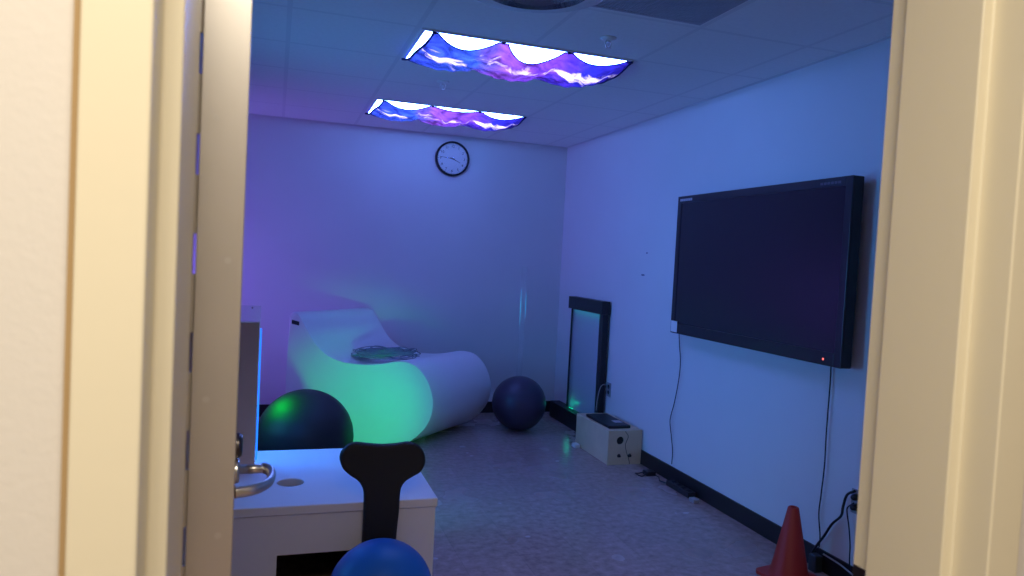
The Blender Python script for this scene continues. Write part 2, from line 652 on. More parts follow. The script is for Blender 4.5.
# lever lock set on the room-side face
hz = 0.997
hy = 0.800
b = bmesh.new()
lathe(b, [(0, T), (0.027, T), (0.027, T + 0.005), (0.024, T + 0.009), (0, T + 0.009)], (0, hy, hz), 'X', 32)
lev = obj('lever_handle', b, M['chrome'], door, smooth=False)
b = bmesh.new()
lathe(b, [(0, T + 0.009), (0.010, T + 0.009), (0.010, T + 0.066), (0, T + 0.066)], (0, hy, hz + 0.002), 'X', 20)
obj('spindle', b, M['chrome'], lev, smooth=True)
b = bmesh.new()
path = spline([(T + 0.058, hy + 0.004, hz + 0.002), (T + 0.071, hy - 0.020, hz + 0.001), (T + 0.073, hy - 0.050, hz - 0.002), (T + 0.064, hy - 0.085, hz - 0.004),
               (T + 0.040, hy - 0.114, hz - 0.006), (T + 0.008, hy - 0.128, hz - 0.006), (T + 0.001, hy - 0.130, hz - 0.006)], 6)
tube(b, path, 0.0088, 16, flat=1.35)
obj('lever_bar', b, M['chrome'], lev, smooth=True)
b = bmesh.new()
lathe(b, [(0, T), (0.0265, T), (0.0265, T + 0.006), (0.022, T + 0.013), (0.012, T + 0.014), (0, T + 0.014)], (0, hy, hz + 0.0545), 'X', 32)
cy = obj('lock_cylinder', b, M['dark_metal'], door, smooth=False)
b = bmesh.new()
lathe(b, [(0, 0), (0.022, 0), (0.022, 0.002), (0, 0.002)], (T + 0.0, 0, 0), 'X', 8)
b.free()

# ------------------------------------------------------------------ ceiling fixtures
def light_fixture(x0, y0, label, sag, seed, notch):
    L_, W_ = 1.165, 0.595
    t = thing('ceiling_light', label, 'ceiling light', (x0, y0, H), 0, 'recessed ceiling lights')
    b = bmesh.new()
    for a in ((0, L_, 0, 0.018), (0, L_, W_ - 0.018, W_), (0, 0.018, 0.018, W_ - 0.018), (L_ - 0.018, L_, 0.018, W_ - 0.018)):
        box(b, a[0], a[1], a[2], a[3], -0.008, -0.0005)
    obj('lamp_frame', b, M['white_plastic'], t)
    obj('lens', bx(0.018, L_ - 0.018, 0.018, W_ - 0.018, -0.006, -0.002), M['panel_light'], t)
    # printed fabric cover, held by magnets along the edges and sagging between them
    rnd = random.Random(seed)
    nx, ny = 84, 30
    fx0, fx1 = 0.062, L_ - 0.005
    b = bmesh.new()
    grid = []
    for j in range(ny + 1):
        v = j / ny
        row = []
        for i in range(nx + 1):
            u = i / nx
            seg = min(2, int(u * 3))
            su = math.sin(PI * max(0.0, min(1.0, (u * 3 - seg - 0.07) / 0.86)))
            su = abs(su) ** 0.85
            near = (1 - v) ** 2
            x = fx0 - 0.060 * v + (fx1 - fx0 + 0.060 * v) * u
            y = 0.015 + (W_ - 0.03) * v
            y += notch[seg] * su * (1 - v) ** 1.5 * 0.62
            y -= 0.02 * su * v ** 3
            body = math.sin(PI * v) ** 0.8
            endf = 0.55 + 0.45 * math.sin(PI * u) ** 0.5
            z = -0.012 - sag * body * endf * (0.72 + 0.28 * su)
            z -= 0.030 * su * (v ** 3) - 0.0
            z -= notch[seg] * 0.22 * su * near
            # small drapery folds radiating from the magnets
            z += 0.006 * math.sin(u * 46 + 5 * v + 1.3 * math.sin(9 * v)) * body
            z += 0.004 * math.sin(u * 83 - 9 * v) * body
            row.append(b.verts.new((x, y, z)))
        grid.append(row)
    for j in range(ny):
        for i in range(nx):
            b.faces.new((grid[j][i], grid[j][i + 1], grid[j + 1][i + 1], grid[j + 1][i]))
    edges = [[tuple(vv.co) for vv in grid[0]], [tuple(vv.co) for vv in grid[-1]], [tuple(r_[0].co) for r_ in grid], [tuple(r_[-1].co) for r_ in grid]]
    cover = obj('light_cover', b, M['fabric'], None, smooth=True)
    cover.location = (x0, y0, H)
    h = bmesh.new()
    for k_, e in enumerate(edges):
        tube(h, [Vector(p) for p in e[::2]] + [Vector(e[-1])], 0.0035 if k_ < 2 else 0.0065, 6)
    obj('hem', h, M['hem'], cover, smooth=True)
    for u_ in (0.0, 1 / 3, 2 / 3, 1.0):
        for v_ in (0, 1):
            g = grid
            mg = bmesh.new()
            cx = fx0 - 0.060 * v_ + (fx1 - fx0 + 0.060 * v_) * u_
            cyy = 0.015 + (W_ - 0.03) * v_
            lathe(mg, [(0, -0.017), (0.008, -0.017), (0.009, -0.014), (0.009, -0.0085), (0, -0.0085)], (cx, cyy, 0), 'Z', 14)
            obj('magnet', mg, M['hem'], cover)
    return t, cover


t1, c1 = light_fixture(0.648, 3.590, 'lit rectangular ceiling light nearer the doorway, glowing above its fabric cover', 0.078, 1, (0.16, 0.22, 0.11))
tag(c1, 'galaxy-print blue and purple fabric cover sagging under the nearer ceiling light', 'light cover', 'fabric covers on the ceiling lights')
t2, c2 = light_fixture(0.648, 5.355, 'lit rectangular ceiling light nearer the clock wall, glowing above its fabric cover', 0.062, 2, (0.13, 0.05, 0.11))
tag(c2, 'galaxy-print blue and purple fabric cover sagging under the ceiling light nearest the clock', 'light cover', 'fabric covers on the ceiling lights')

# air diffuser
t = thing('ceiling_vent', 'shiny round ceiling air diffuser with flared rings at the top of view', 'vent', (0.91, 2.66, H))
b = bmesh.new()
lathe(b, [(0, -0.0005), (0.215, -0.0005), (0.215, -0.005), (0.205, -0.006), (0, -0.006)], n=56)
obj('vent_collar', b, M['duct'], t)
for ra, za, rb_, zb in ((0.205, -0.0065, 0.295, -0.072), (0.130, -0.0065, 0.208, -0.088), (0.060, -0.0065, 0.125, -0.100)):
    b = bmesh.new()
    lathe(b, [(ra, za), ((ra + rb_) / 2 - 0.010, (za + zb) / 2 - 0.006), (rb_, zb), (rb_ + 0.001, zb + 0.002), ((ra + rb_) / 2 - 0.008, (za + zb) / 2 - 0.002), (ra + 0.002, za + 0.0005)], n=56)
    obj('flared_ring', b, M['enamel'] if ra > 0.2 else M['duct'], t, smooth=True)
b = bmesh.new()
lathe(b, [(0, -0.0065), (0.012, -0.0065), (0.012, -0.070), (0.045, -0.100), (0.020, -0.108), (0, -0.109)], n=32)
obj('centre_cone', b, M['duct'], t, smooth=True)

# dark return grille
t = thing('return_grille', 'dark square return-air grille set in the ceiling, upper right', 'vent', (1.505, 2.63, H))
b = bmesh.new()
for a in ((-0.30, 0.30, -0.30, -0.285), (-0.30, 0.30, 0.285, 0.30), (-0.30, -0.285, -0.285, 0.285), (0.285, 0.30, -0.285, 0.285)):
    box(b, a[0], a[1], a[2], a[3], -0.007, -0.0005)
obj('grille_frame', b, M['grey_sheet'], t)
b = bmesh.new()
for i in range(38):
    x = -0.281 + i * 0.0150
    box(b, x, x + 0.008, -0.285, 0.285, -0.006, -0.0025)
obj('grille_slats', b, M['grey_sheet'], t)
obj('grille_backing', bx(-0.285, 0.285, -0.285, 0.285, -0.002, -0.0005), M['grey_sheet'], t)

# sprinklers
def sprinkler(x, y, label):
    t = thing('sprinkler', label, 'sprinkler', (x, y, H), 0, 'ceiling sprinkler heads')
    b = bmesh.new()
    lathe(b, [(0, -0.0005), (0.040, -0.0005), (0.038, -0.006), (0.022, -0.013), (0.012, -0.014), (0, -0.014)], n=28)
    obj('escutcheon', b, M['white_plastic'], t, smooth=True)
    b = bmesh.new()
    for s in (-1, 1):
        tube(b, spline([(0.006 * s, 0, -0.013), (0.015 * s, 0, -0.026), (0.012 * s, 0, -0.042), (0.001 * s, 0, -0.052)], 5), 0.0028, 8)
    lathe(b, [(0, -0.012), (0.008, -0.012), (0.008, -0.020), (0, -0.020)], n=14)
    obj('sprinkler_frame', b, M['chrome'], t, smooth=True)
    b = bmesh.new()
    lathe(b, [(0, -0.051), (0.017, -0.053), (0.018, -0.055), (0, -0.055)], n=20)
    obj('deflector', b, M['chrome'], t)


sprinkler(0.985, 4.62, 'small chrome ceiling sprinkler head between the two fabric-covered lights')
sprinkler(1.527, 3.31, 'small chrome ceiling sprinkler head beside the dark return grille')

# ------------------------------------------------------------------ wall clock
t = thing('wall_clock', 'round black-rimmed wall clock hanging high on the back wall', 'clock', (1.524, YB, 2.381))
R0 = 0.160
b = bmesh.new()
lathe(b, [(R0 - 0.018, -0.012), (R0 - 0.018, -0.036), (R0 - 0.010, -0.042), (R0, -0.034), (R0 + 0.001, -0.002), (0, -0.002)], (0, 0, 0), 'Y', 56)
obj('clock_case', b, M['black_plastic'], t, smooth=False)
b = bmesh.new()
lathe(b, [(0, -0.018), (R0 - 0.018, -0.018), (R0 - 0.018, -0.014), (0, -0.014)], (0, 0, 0), 'Y', 48)
obj('clock_dial', b, M['clock_face'], t)
rotx = Matrix.Rotation(PI / 2, 4, 'X')
for hnum in range(1, 13):
    a = hnum * PI / 6
    mm = Matrix.Translation((math.sin(a) * 0.112, -0.0195, math.cos(a) * 0.112)) @ rotx
    obj('clock_numeral', text_bm(str(hnum), 0.034, mm), M['black_plastic'], t)
b = bmesh.new()
for q in range(60):
    a = q * PI / 30
    ln = 0.009 if q % 5 == 0 else 0.005
    wd = 0.0016 if q % 5 == 0 else 0.0008
    d = Vector((math.sin(a), 0, math.cos(a)))
    p = Vector((math.cos(a), 0, -math.sin(a)))
    pts = [d * (0.138 - ln) - p * wd, d * (0.138 - ln) + p * wd, d * 0.138 + p * wd, d * 0.138 - p * wd]
    prism(b, [Vector((v.x, -0.0192, v.z)) for v in pts], (0, 0.001, 0))
obj('minute_marks', b, M['black_plastic'], t)


def hand(ang, length, wd, y, name):
    d = Vector((math.sin(ang), 0, math.cos(ang)))
    p = Vector((math.cos(ang), 0, -math.sin(ang)))
    pts = [-d * 0.022 - p * wd, -d * 0.022 + p * wd, d * length + p * wd * 0.45, d * length - p * wd * 0.45]
    b = bmesh.new()
    prism(b, [Vector((v.x, y, v.z)) for v in pts], (0, 0.001, 0))
    obj(name, b, M['black_plastic'], t)


hand(math.radians(113), 0.082, 0.0042, -0.022, 'hour_hand')
hand(math.radians(276), 0.118, 0.0030, -0.025, 'minute_hand')
b = bmesh.new()
lathe(b, [(0, -0.029), (0.006, -0.028), (0.006, -0.018), (0, -0.018)], (0, 0, 0), 'Y', 16)
obj('hand_pin', b, M['black_plastic'], t)
b = bmesh.new()
lathe(b, [(0, -0.033), (R0 - 0.0185, -0.032), (R0 - 0.0185, -0.030), (0, -0.031)], (0, 0, 0), 'Y', 40)
obj('clock_glass', b, glass('clock_glass', (0.9, 0.9, 0.95), 0.05, 0.03), t, smooth=True)

# ------------------------------------------------------------------ chaise (vibro lounger)
x0, y0, aa, bb, L_, W_ = 0.91, 5.483, 0.431, 0.784, 0.868, 0.927
pv = Vector((-math.cos(aa), math.sin(aa), 0))
dv = Vector((math.sin(bb), math.cos(bb), 0))
t = thing('foam_lounger', 'large white vinyl wave-shaped lounger against the back wall, lit green on its side', 'lounger', (x0, y0, 0))
top = spline([(0.872, 0.935, 0), (0.862, 0.972, 0), (0.835, 0.985, 0), (0.800, 0.968, 0), (0.752, 0.902, 0), (0.660, 0.762, 0), (0.560, 0.672, 0), (0.437, 0.624, 0), (0.270, 0.612, 0),
              (0.112, 0.628, 0), (0.020, 0.650, 0), (-0.060, 0.655, 0), (-0.150, 0.630, 0), (-0.230, 0.552, 0), (-0.280, 0.450, 0), (-0.300, 0.350, 0), (-0.285, 0.240, 0), (-0.235, 0.145, 0),
              (-0.150, 0.060, 0), (-0.060, 0.014, 0), (0.010, 0.003, 0)], 4)
prof = [(v.x, v.y) for v in top] + [(0.30, 0.001), (0.60, 0.001), (0.862, 0.001), (0.872, 0.012), (0.874, 0.3), (0.874, 0.6)]
b = bmesh.new()
outline = [pv * s + Vector((0, 0, z)) for s, z in prof]
sides = prism(b, outline, dv * W_)
caps = [f for f in b.faces if len(f.verts) > 4]
rim = list({e for f in caps for e in f.edges})
bmesh.ops.bevel(b, geom=rim, offset=0.022, segments=4, affect='EDGES', profile=0.5, clamp_overlap=True)
ch = obj('lounger_body', b, M['vinyl_white'], t, smooth=True)
for p in ch.data.polygons:
    if len(p.vertices) > 10:
        p.use_smooth = False
# welt seam running round both side panels
for wv in (0.004, W_ - 0.004):
    b = bmesh.new()
    c = Vector((0.30, 0.33))
    pts = []
    for s, z in prof:
        pts.append(pv * s + Vector((0, 0, z)) + dv * wv)
    b.free()
# small black label
n_side = Vector((-math.sin(aa), -math.cos(aa), 0))
b = bmesh.new()
q = [pv * s + Vector((0, 0, z)) + n_side * 0.0 for s, z in ((0.845, 0.925), (0.785, 0.912), (0.785, 0.882), (0.845, 0.893))]
prism(b, [v - n_side * 0.001 for v in q], n_side * 0.004)
lb = obj('lounger_tag', b, M['black_plastic'], t)
lb['label'] = 'small black label'

# bundle of clear fibre-optic strands lying on the lounger seat
b = bmesh.new()
fc = Vector((x0, y0, 0)) + pv * 0.27 + dv * 0.30 + Vector((0, 0, 0.660))
rnd = random.Random(11)
for i in range(46):
    rx = rnd.uniform(0.13, 0.24)
    ry = rnd.uniform(0.09, 0.20)
    ph = rnd.uniform(0, 2 * PI)
    off = Vector((rnd.uniform(-0.03, 0.03), rnd.uniform(-0.04, 0.04), rnd.uniform(0.0, 0.035)))
    tilt = rnd.uniform(-0.02, 0.02)
    pts = []
    span = rnd.uniform(1.2, 1.95) * PI
    for k in range(25):
        a = ph + span * k / 24
        lx, ly = rx * math.cos(a), ry * math.sin(a)
        w_ = pv * (-lx) + dv * ly
        pts.append(fc + off + w_ + Vector((0, 0, 0.007 * math.sin(3 * a + i) + tilt * math.cos(a))))
    tube(b, pts, 0.0042, 5)
o = obj('fibre_optic_strands', b, M['fibre'], smooth=True, origin=tuple(fc))
tag(o, 'tangled coil of clear grey fibre-optic strands lying on the white lounger seat', 'fibre optic strands')

# ------------------------------------------------------------------ exercise balls
def ball(name, c, r, material, label, group=None):
    c = Vector(c)
    t = thing(name, label, 'ball', (c.x, c.y, c.z - r), 0, group)
    b = bmesh.new()
    prof = []
    n = 48
    for i in range(n + 1):
        a = -PI / 2 + PI * i / n
        rr = r * math.cos(a)
        # shallow moulded rings
        rr *= 1 + 0.0022 * math.cos(i * PI / 2) * (1 if 6 < i < 42 else 0)
        prof.append((max(0.0, rr) if 0 < i < n else 0.0, r + r * math.sin(a)))
    lathe(b, prof, n=64)
    obj('ball_skin', b, material, t, smooth=True)
    b = bmesh.new()
    lathe(b, [(0, 0), (0.010, 0), (0.009, 0.003), (0, 0.003)], (0, 0, 0), 'Z', 14)
    pl = obj('air_plug', b, M['white_plastic'], t)
    a = math.radians(200)
    d = Vector((0.5 * math.cos(a), 0.86, 0.0)).normalized()
    pl.location = Vector((0, 0, r)) + d * (r - 0.001)
    pl.rotation_euler = d.to_track_quat('Z', 'Y').to_euler()
    return t


def floor_ball(px, py, rpx):
    d_ = ray_px(px, py)
    k_ = rpx / FPX * 1.0
    dep = EYE.z / (k_ - d_.z)
    return EYE + d_ * dep, k_ * dep


bc, r_ = floor_ball(305, 437, 47.5)
ball('exercise_ball', (bc.x, bc.y, r_), r_, M['black_ball'], 'large black exercise ball with a green glow, between the white table and the lounger', 'dark exercise balls on the floor')
bc, r_ = floor_ball(519, 403, 27.0)
ball('exercise_ball', (bc.x, bc.y, r_), r_, M['ball_violet'], 'dark violet-black exercise ball on the floor by the back wall corner', 'dark exercise balls on the floor')

# ------------------------------------------------------------------ white table / box with hole
TX0, TX1, TY0, TY1, TH = -0.70, 0.688, 2.93, 3.765, 0.462
t = thing('white_box_table', 'low white laminate box table with a round hole in its top', 'table', (0, 2.93, 0))
b = bmesh.new()
# table top with a round hole
hc = (0.100 , 3.235)
hr = 0.056
n = 32
def top_slab(b, z0, z1):
    rings = []
    for z in (z0, z1):
        inner = [b.verts.new((hc[0] + hr * math.cos(2 * PI * i / n), hc[1] + hr * math.sin(2 * PI * i / n), z)) for i in range(n)]
        outer = []
        for i in range(n):
            a = 2 * PI * i / n
            cx_, sx_ = math.cos(a), math.sin(a)
            ts = []
            if cx_ > 1e-6: ts.append((TX1 - hc[0]) / cx_)
            if cx_ < -1e-6: ts.append((TX0 - hc[0]) / cx_)
            if sx_ > 1e-6: ts.append((TY1 - hc[1]) / sx_)
            if sx_ < -1e-6: ts.append((TY0 - hc[1]) / sx_)
            tt = min(ts)
            outer.append([hc[0] + tt * cx_, hc[1] + tt * sx_, z])
        for cxn, cyn in ((TX0, TY0), (TX1, TY0), (TX1, TY1), (TX0, TY1)):
            k = min(range(n), key=lambda i: (outer[i][0] - cxn) ** 2 + (outer[i][1] - cyn) ** 2)
            outer[k][0], outer[k][1] = cxn, cyn
        outer = [b.verts.new(p) for p in outer]
        rings.append((inner, outer))
    (i0, o0), (i1, o1) = rings
    for i in range(n):
        j = (i + 1) % n
        b.faces.new((i1[i], o1[i], o1[j], i1[j]))
        b.faces.new((i0[j], o0[j], o0[i], i0[i]))
        b.faces.new((o0[i], o0[j], o1[j], o1[i]))
        b.faces.new((i0[i], i1[i], i1[j], i0[j]))
top_slab(b, TH - 0.036, TH)
tt = obj('tabletop', b, M['laminate'], t, bevel=0.004)
tt.location = (0, -2.93, 0)
b = bmesh.new()
OX0, OX1, OZ = 0.050, 0.50, 0.262
box(b, TX0 + 0.01, OX0, TY0 + 0.012, TY0 + 0.030, 0.0, TH - 0.037)
box(b, OX1, TX1 - 0.006, TY0 + 0.012, TY0 + 0.030, 0.0, TH - 0.037)
box(b, OX0, OX1, TY0 + 0.012, TY0 + 0.030, OZ, TH - 0.037)
fp = obj('front_panel', b, M['laminate'], t)
fp.location = (0, -2.93, 0)
for xs in ((TX0 + 0.01, TX0 + 0.028), (TX1 - 0.024, TX1 - 0.006)):
    o = obj('side_panel', bx(xs[0], xs[1], TY0 + 0.031, TY1 - 0.010, 0, TH - 0.037), M['laminate'], t)
    o.location = (0, -2.93, 0)
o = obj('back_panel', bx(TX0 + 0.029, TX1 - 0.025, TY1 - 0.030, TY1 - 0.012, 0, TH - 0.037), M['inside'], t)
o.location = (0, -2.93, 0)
o = obj('shade_sheet', bx(TX0 + 0.029, TX1 - 0.025, TY0 + 0.031, TY1 - 0.031, 0.300, 0.310), M['inside'], t)  # dark sheet added under the top to paint the hole's shade
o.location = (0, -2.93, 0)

# tan light panel standing on the table
t = thing('sensory_panel', 'tan wooden light panel with a glowing blue edge, standing on the white table', 'light panel', (-0.30, 3.50, TH))
PX = 0.245
obj('panel_case', bx(-0.30, PX, -0.050, 0.0, 0, 0.672), M['tan'], t, bevel=0.004)
ac = obj('acrylic_sheet', bx(-0.30, PX + 0.002, 0.001, 0.010, 0.0, 0.745), M['acrylic'], t)
ac['label'] = 'clear acrylic sheet rising above the tan case'
be = obj('glowing_edge', bx(PX + 0.002, PX + 0.010, 0.001, 0.012, 0.03, 0.640), M['blue_edge'], t)
be['label'] = 'glowing blue edge'
for xx_ in (-0.28, -0.03, PX - 0.035):
    b = bmesh.new()
    lathe(b, [(0, -0.004), (0.004, -0.004), (0.004, 0.0), (0, 0.0)], (xx_, 0.0, 0.735), 'Y', 10)
    obj('screw', b, M['dark_metal'], t)

# ------------------------------------------------------------------ ball chair
d = ray_px(380.5, 593.5)
k_ = 52.5 / FPX
cd = (EYE.z - 0.012) / (k_ - d.z)
bc = EYE + d * cd
br = k_ * cd
bz = bc.z
ty = min(bc.y + br + 0.02, 2.872)          # plane of the backrest
t = thing('ball_chair', 'blue exercise ball chair with a black T-shaped backrest in front of the white table', 'chair', (bc.x, bc.y, 0))
b = bmesh.new()
prof = [(br * math.cos(-PI / 2 + PI * i / 40) if 0 < i < 40 else 0.0, br * math.sin(-PI / 2 + PI * i / 40)) for i in range(41)]
lathe(b, prof, (0, 0, bz), n=64)
o = obj('seat_ball', b, M['blue_ball'], t, smooth=True)
o['label'] = 'blue inflated ball seat'
# T-shaped back outline measured in the plane of the backrest (px of the outline -> metres)
outl = [(343, 451), (349, 445.5), (357, 443.5), (368, 444.5), (383, 445.5), (398, 444.5), (409, 443), (417, 445), (423, 450), (425.8, 458),
        (425, 466), (420.5, 473), (413, 477.5), (406, 482), (402, 488), (400.5, 496), (399.5, 512), (397.5, 530), (396, 552), (395.5, 600),
        (361, 600), (362, 552), (363.2, 530), (364, 512), (364.3, 496), (362.5, 488), (358, 481.5), (350, 476), (343.5, 470), (340.3, 462), (340.5, 456)]
pts = [on_plane(px, py, 1, ty) - Vector((bc.x, bc.y, 0)) for px, py in outl]
sm = []
cl = pts + pts[:3]
P_ = [pts[-1]] + pts + pts[:2]
for i in range(1, len(P_) - 2):
    for k in range(4):
        tt_ = k / 4
        a_, b_, c_, d_ = P_[i - 1], P_[i], P_[i + 1], P_[i + 2]
        sm.append(0.5 * ((2 * b_) + (c_ - a_) * tt_ + (2 * a_ - 5 * b_ + 4 * c_ - d_) * tt_ * tt_ + (3 * b_ - a_ - 3 * c_ + d_) * tt_ ** 3))
b = bmesh.new()
prism(b, sm, (0, 0.040, 0))
bk = obj('backrest', b, M['black_foam'], t, bevel=0.012)
# base: support arm, ring and caster legs
zl = min(v.z for v in pts)
xm = sum(v.x for v in pts if v.z < zl + 0.02) / max(1, len([v for v in pts if v.z < zl + 0.02]))
b = bmesh.new()
tube(b, spline([(xm, 0.252, zl + 0.05), (xm, 0.258, zl - 0.05), (xm, 0.250, 0.10), (xm * 0.7, 0.200, 0.062), (xm * 0.2, 0.12, 0.055)], 6), 0.022, 12)
obj('back_support', b, M['black_plastic'], t, smooth=True)
b = bmesh.new()
rg = 0.135
rb = bz - math.sqrt(br * br - rg * rg)
ring = [(rg * math.cos(2 * PI * i / 48), rg * math.sin(2 * PI * i / 48), max(0.045, rb - 0.012)) for i in range(49)]
tube(b, ring, 0.014, 10)
obj('base_ring', b, M['black_plastic'], t, smooth=True)
for k in range(5):
    a = PI / 2 + 2 * PI * k / 5
    b = bmesh.new()
    tube(b, [(0.12 * math.cos(a), 0.12 * math.sin(a), 0.052), (0.21 * math.cos(a), 0.21 * math.sin(a), 0.056), (0.235 * math.cos(a), 0.235 * math.sin(a), 0.050)], 0.014, 10)
    lg = obj('base_leg', b, M['black_plastic'], t, smooth=True)
    b = bmesh.new()
    lathe(b, [(0, -0.009), (0.021, -0.009), (0.0215, 0), (0.021, 0.009), (0, 0.009)], (0.235 * math.cos(a), 0.235 * math.sin(a), 0.022), 'X', 20)
    obj('caster', b, M['black_plastic'], lg)

# ------------------------------------------------------------------ wall display
TYA, TYB, TZ0, TZ1 = 2.745, 4.300, 1.043, 1.960
t = disp = thing('wall_display', 'large black interactive flat-panel display mounted on the right wall', 'television', (XR, (TYA + TYB) / 2, TZ0))
hw = (TYB - TYA) / 2
hh = TZ1 - TZ0
b = bmesh.new()
fx = -0.100
box(b, fx, fx + 0.062, -hw, hw, 0, hh)
case = obj('display_case', b, M['black_plastic'], t, bevel=0.006)
b = bmesh.new()
bz_ = 0.046
box(b, fx - 0.006, fx + 0.001, -hw, -hw + bz_, 0, hh)
box(b, fx - 0.006, fx + 0.001, hw - bz_, hw, 0, hh)
box(b, fx - 0.006, fx + 0.001, -hw + bz_, hw - bz_, hh - bz_, hh)
box(b, fx - 0.006, fx + 0.001, -hw + bz_, hw - bz_, 0, bz_ + 0.022)
obj('display_bezel', b, mat('bezel_black', (0.010, 0.011, 0.014), 0.3), t, bevel=0.003)
obj('screen', bx(fx - 0.002, fx + 0.001, -hw + bz_, hw - bz_, bz_ + 0.022, hh - bz_), M['screen'], t)
b = bmesh.new()
box(b, fx + 0.062, -0.001, -0.35, 0.35, 0.18, 0.72)
obj('wall_bracket', b, M['dark_metal'], t)
st = obj('sticker', bx(fx - 0.0075, fx - 0.0062, hw - 0.085, hw - 0.008, 0.008, 0.082), M['white_plastic'], t)
st['label'] = 'small white sticker on the lower left corner'
rot_tv = Matrix(((0, 0, -1, 0), (-1, 0, 0, 0), (0, 1, 0, 0), (0, 0, 0, 1)))
b = bmesh.new()
for k, ln in enumerate((0.018, 0.008, 0.014, 0.010, 0.018, 0.010, 0.014)):
    yy = hw - 0.030 - k * 0.021
    box(b, fx - 0.0072, fx - 0.0060, yy - 0.017, yy, hh - 0.034, hh - 0.034 + 0.016)
obj('maker_lettering', b, M['lettering'], t)
b = bmesh.new()
for k in range(6):
    yy = -hw + 0.215 - k * 0.024
    box(b, fx - 0.0072, fx - 0.0060, yy - 0.018, yy, hh - 0.032, hh - 0.020)
obj('model_lettering', b, mat('dim_lettering', (0.09, 0.09, 0.12), 0.5), t)
b = bmesh.new()
lathe(b, [(0, -0.0015), (0.006, -0.001), (0.006, 0.0), (0, 0.0)], (fx - 0.006, -hw + 0.115, 0.030), 'X', 14)
obj('standby_light', b, M['red_led'], t)

# ------------------------------------------------------------------ cords on the right wall
def wall_cord(pxs, x, r, name, label, parent=None):
    pts = [on_plane(px, py, 0, x) for px, py in pxs]
    o = Vector(pts[0])
    b = bmesh.new()
    tube(b, spline([p - o for p in pts], 6), r, 8)
    ob = obj(name, b, M['cord'], parent, smooth=True)
    ob.location = o - (parent.location if parent else Vector((0, 0, 0)))
    if parent is None:
        tag(ob, label, 'cord')
    return ob


wall_cord([(679, 331), (679.5, 345), (680.4, 361), (679, 378), (674.5, 402), (671, 415), (670, 423), (671.5, 438), (672.5, 452), (671.7, 464)], XR - 0.0165, 0.0032, 'power_cord',
          'thin black cord hanging from the far lower corner of the wall display to the baseboard', disp)
wall_cord([(831, 366), (830, 385), (826.5, 430), (824.5, 465), (821, 495), (818.8, 514), (820, 536), (819, 547)], XR - 0.0165, 0.0034, 'power_cord',
          'thin black cord hanging from the near end of the wall display down behind the cone', disp)
wall_cord([(855, 491), (847, 495), (843, 507), (841, 516), (832, 524), (824, 536), (817, 545), (812, 553), (811, 562)], XR - 0.022, 0.0062, 'extension_cord',
          'thick dark cord curving down and left from the outlet by the doorway')
wall_cord([(854, 503), (848, 507), (847, 512), (849, 528), (850, 545), (849.5, 561), (850, 575)], XR - 0.026, 0.0032, 'extension_cord',
          'thin dark cord dropping straight down from the outlet by the doorway')

# outlets
def outlet(y, z, label, plugs):
    t = thing('wall_outlet', label, 'outlet', (XR, y, z), 0, 'outlets on the right wall')
    obj('outlet_plate', bx(-0.006, 0.0, -0.036, 0.036, -0.058, 0.058), M['grey_plastic'], t, bevel=0.002)
    for zz in (0.024, -0.024):
        b = bmesh.new()
        lathe(b, [(0, -0.0075), (0.0165, -0.0075), (0.017, -0.006), (0, -0.006)], (0, 0, zz), 'X', 20)
        s = obj('socket', b, M['black_plastic'], t)
    return t


outlet(5.385, 0.445, 'dark wall outlet beside the tall black-framed panel', 1)
outlet(2.688, 0.415, 'dark wall outlet with black plugs, half hidden by the door frame', 2)


def plug(x, y, z, label):
    t = thing('power_plug', label, 'plug', (x, y, z))
    b = bmesh.new()
    lathe(b, [(0, 0), (0.015, 0), (0.016, -0.012), (0.012, -0.026), (0.005, -0.030), (0, -0.030)], (0, 0, 0), 'X', 16)
    obj('plug_body', b, M['black_plastic'], t, smooth=True)
    return t


plug(XR - 0.008, 2.688, 0.439, 'upper black plug in the outlet by the doorway')
plug(XR - 0.008, 2.688, 0.391, 'lower black plug in the outlet by the doorway')

# pale cord from far outlet to bubble panel
b = bmesh.new()
pts = [Vector((XR - 0.010, 5.385, 0.46)), Vector((XR - 0.045, 5.375, 0.49)), Vector((XR - 0.085, 5.37, 0.47)), Vector((XR - 0.100, 5.385, 0.38)), Vector((XR - 0.105, 5.39, 0.27))]
b = tube(bmesh.new(), spline([p - pts[0] for p in pts], 6), 0.0045, 8)
o = obj('panel_cord', b, M['grey_plastic'], smooth=True)
o.location = pts[0]
tag(o, 'pale grey cord looping from the wall outlet to the tall black-framed panel', 'cord')

# scuffs on the right wall
for (px, py, ry, rz, lab) in ((643, 275, 0.028, 0.007, 'small dark scuff mark on the right wall, left of the display'), (647, 253, 0.012, 0.006, 'tiny dark fleck on the right wall above the larger scuff')):
    p = on_plane(px, py, 0, XR)
    b = bmesh.new()
    lathe(b, [(0, -0.0012), (1.0, -0.0008), (1.0, -0.0001), (0, -0.0001)], (0, 0, 0), 'X', 14)
    for v in b.verts:
        v.co.y *= ry * (1 + 0.15 * math.sin(7 * v.co.z))
        v.co.z *= rz
    o = obj('wall_mark', b, M['mark'])
    o.location = (XR, p.y, p.z)
    tag(o, lab, 'mark')

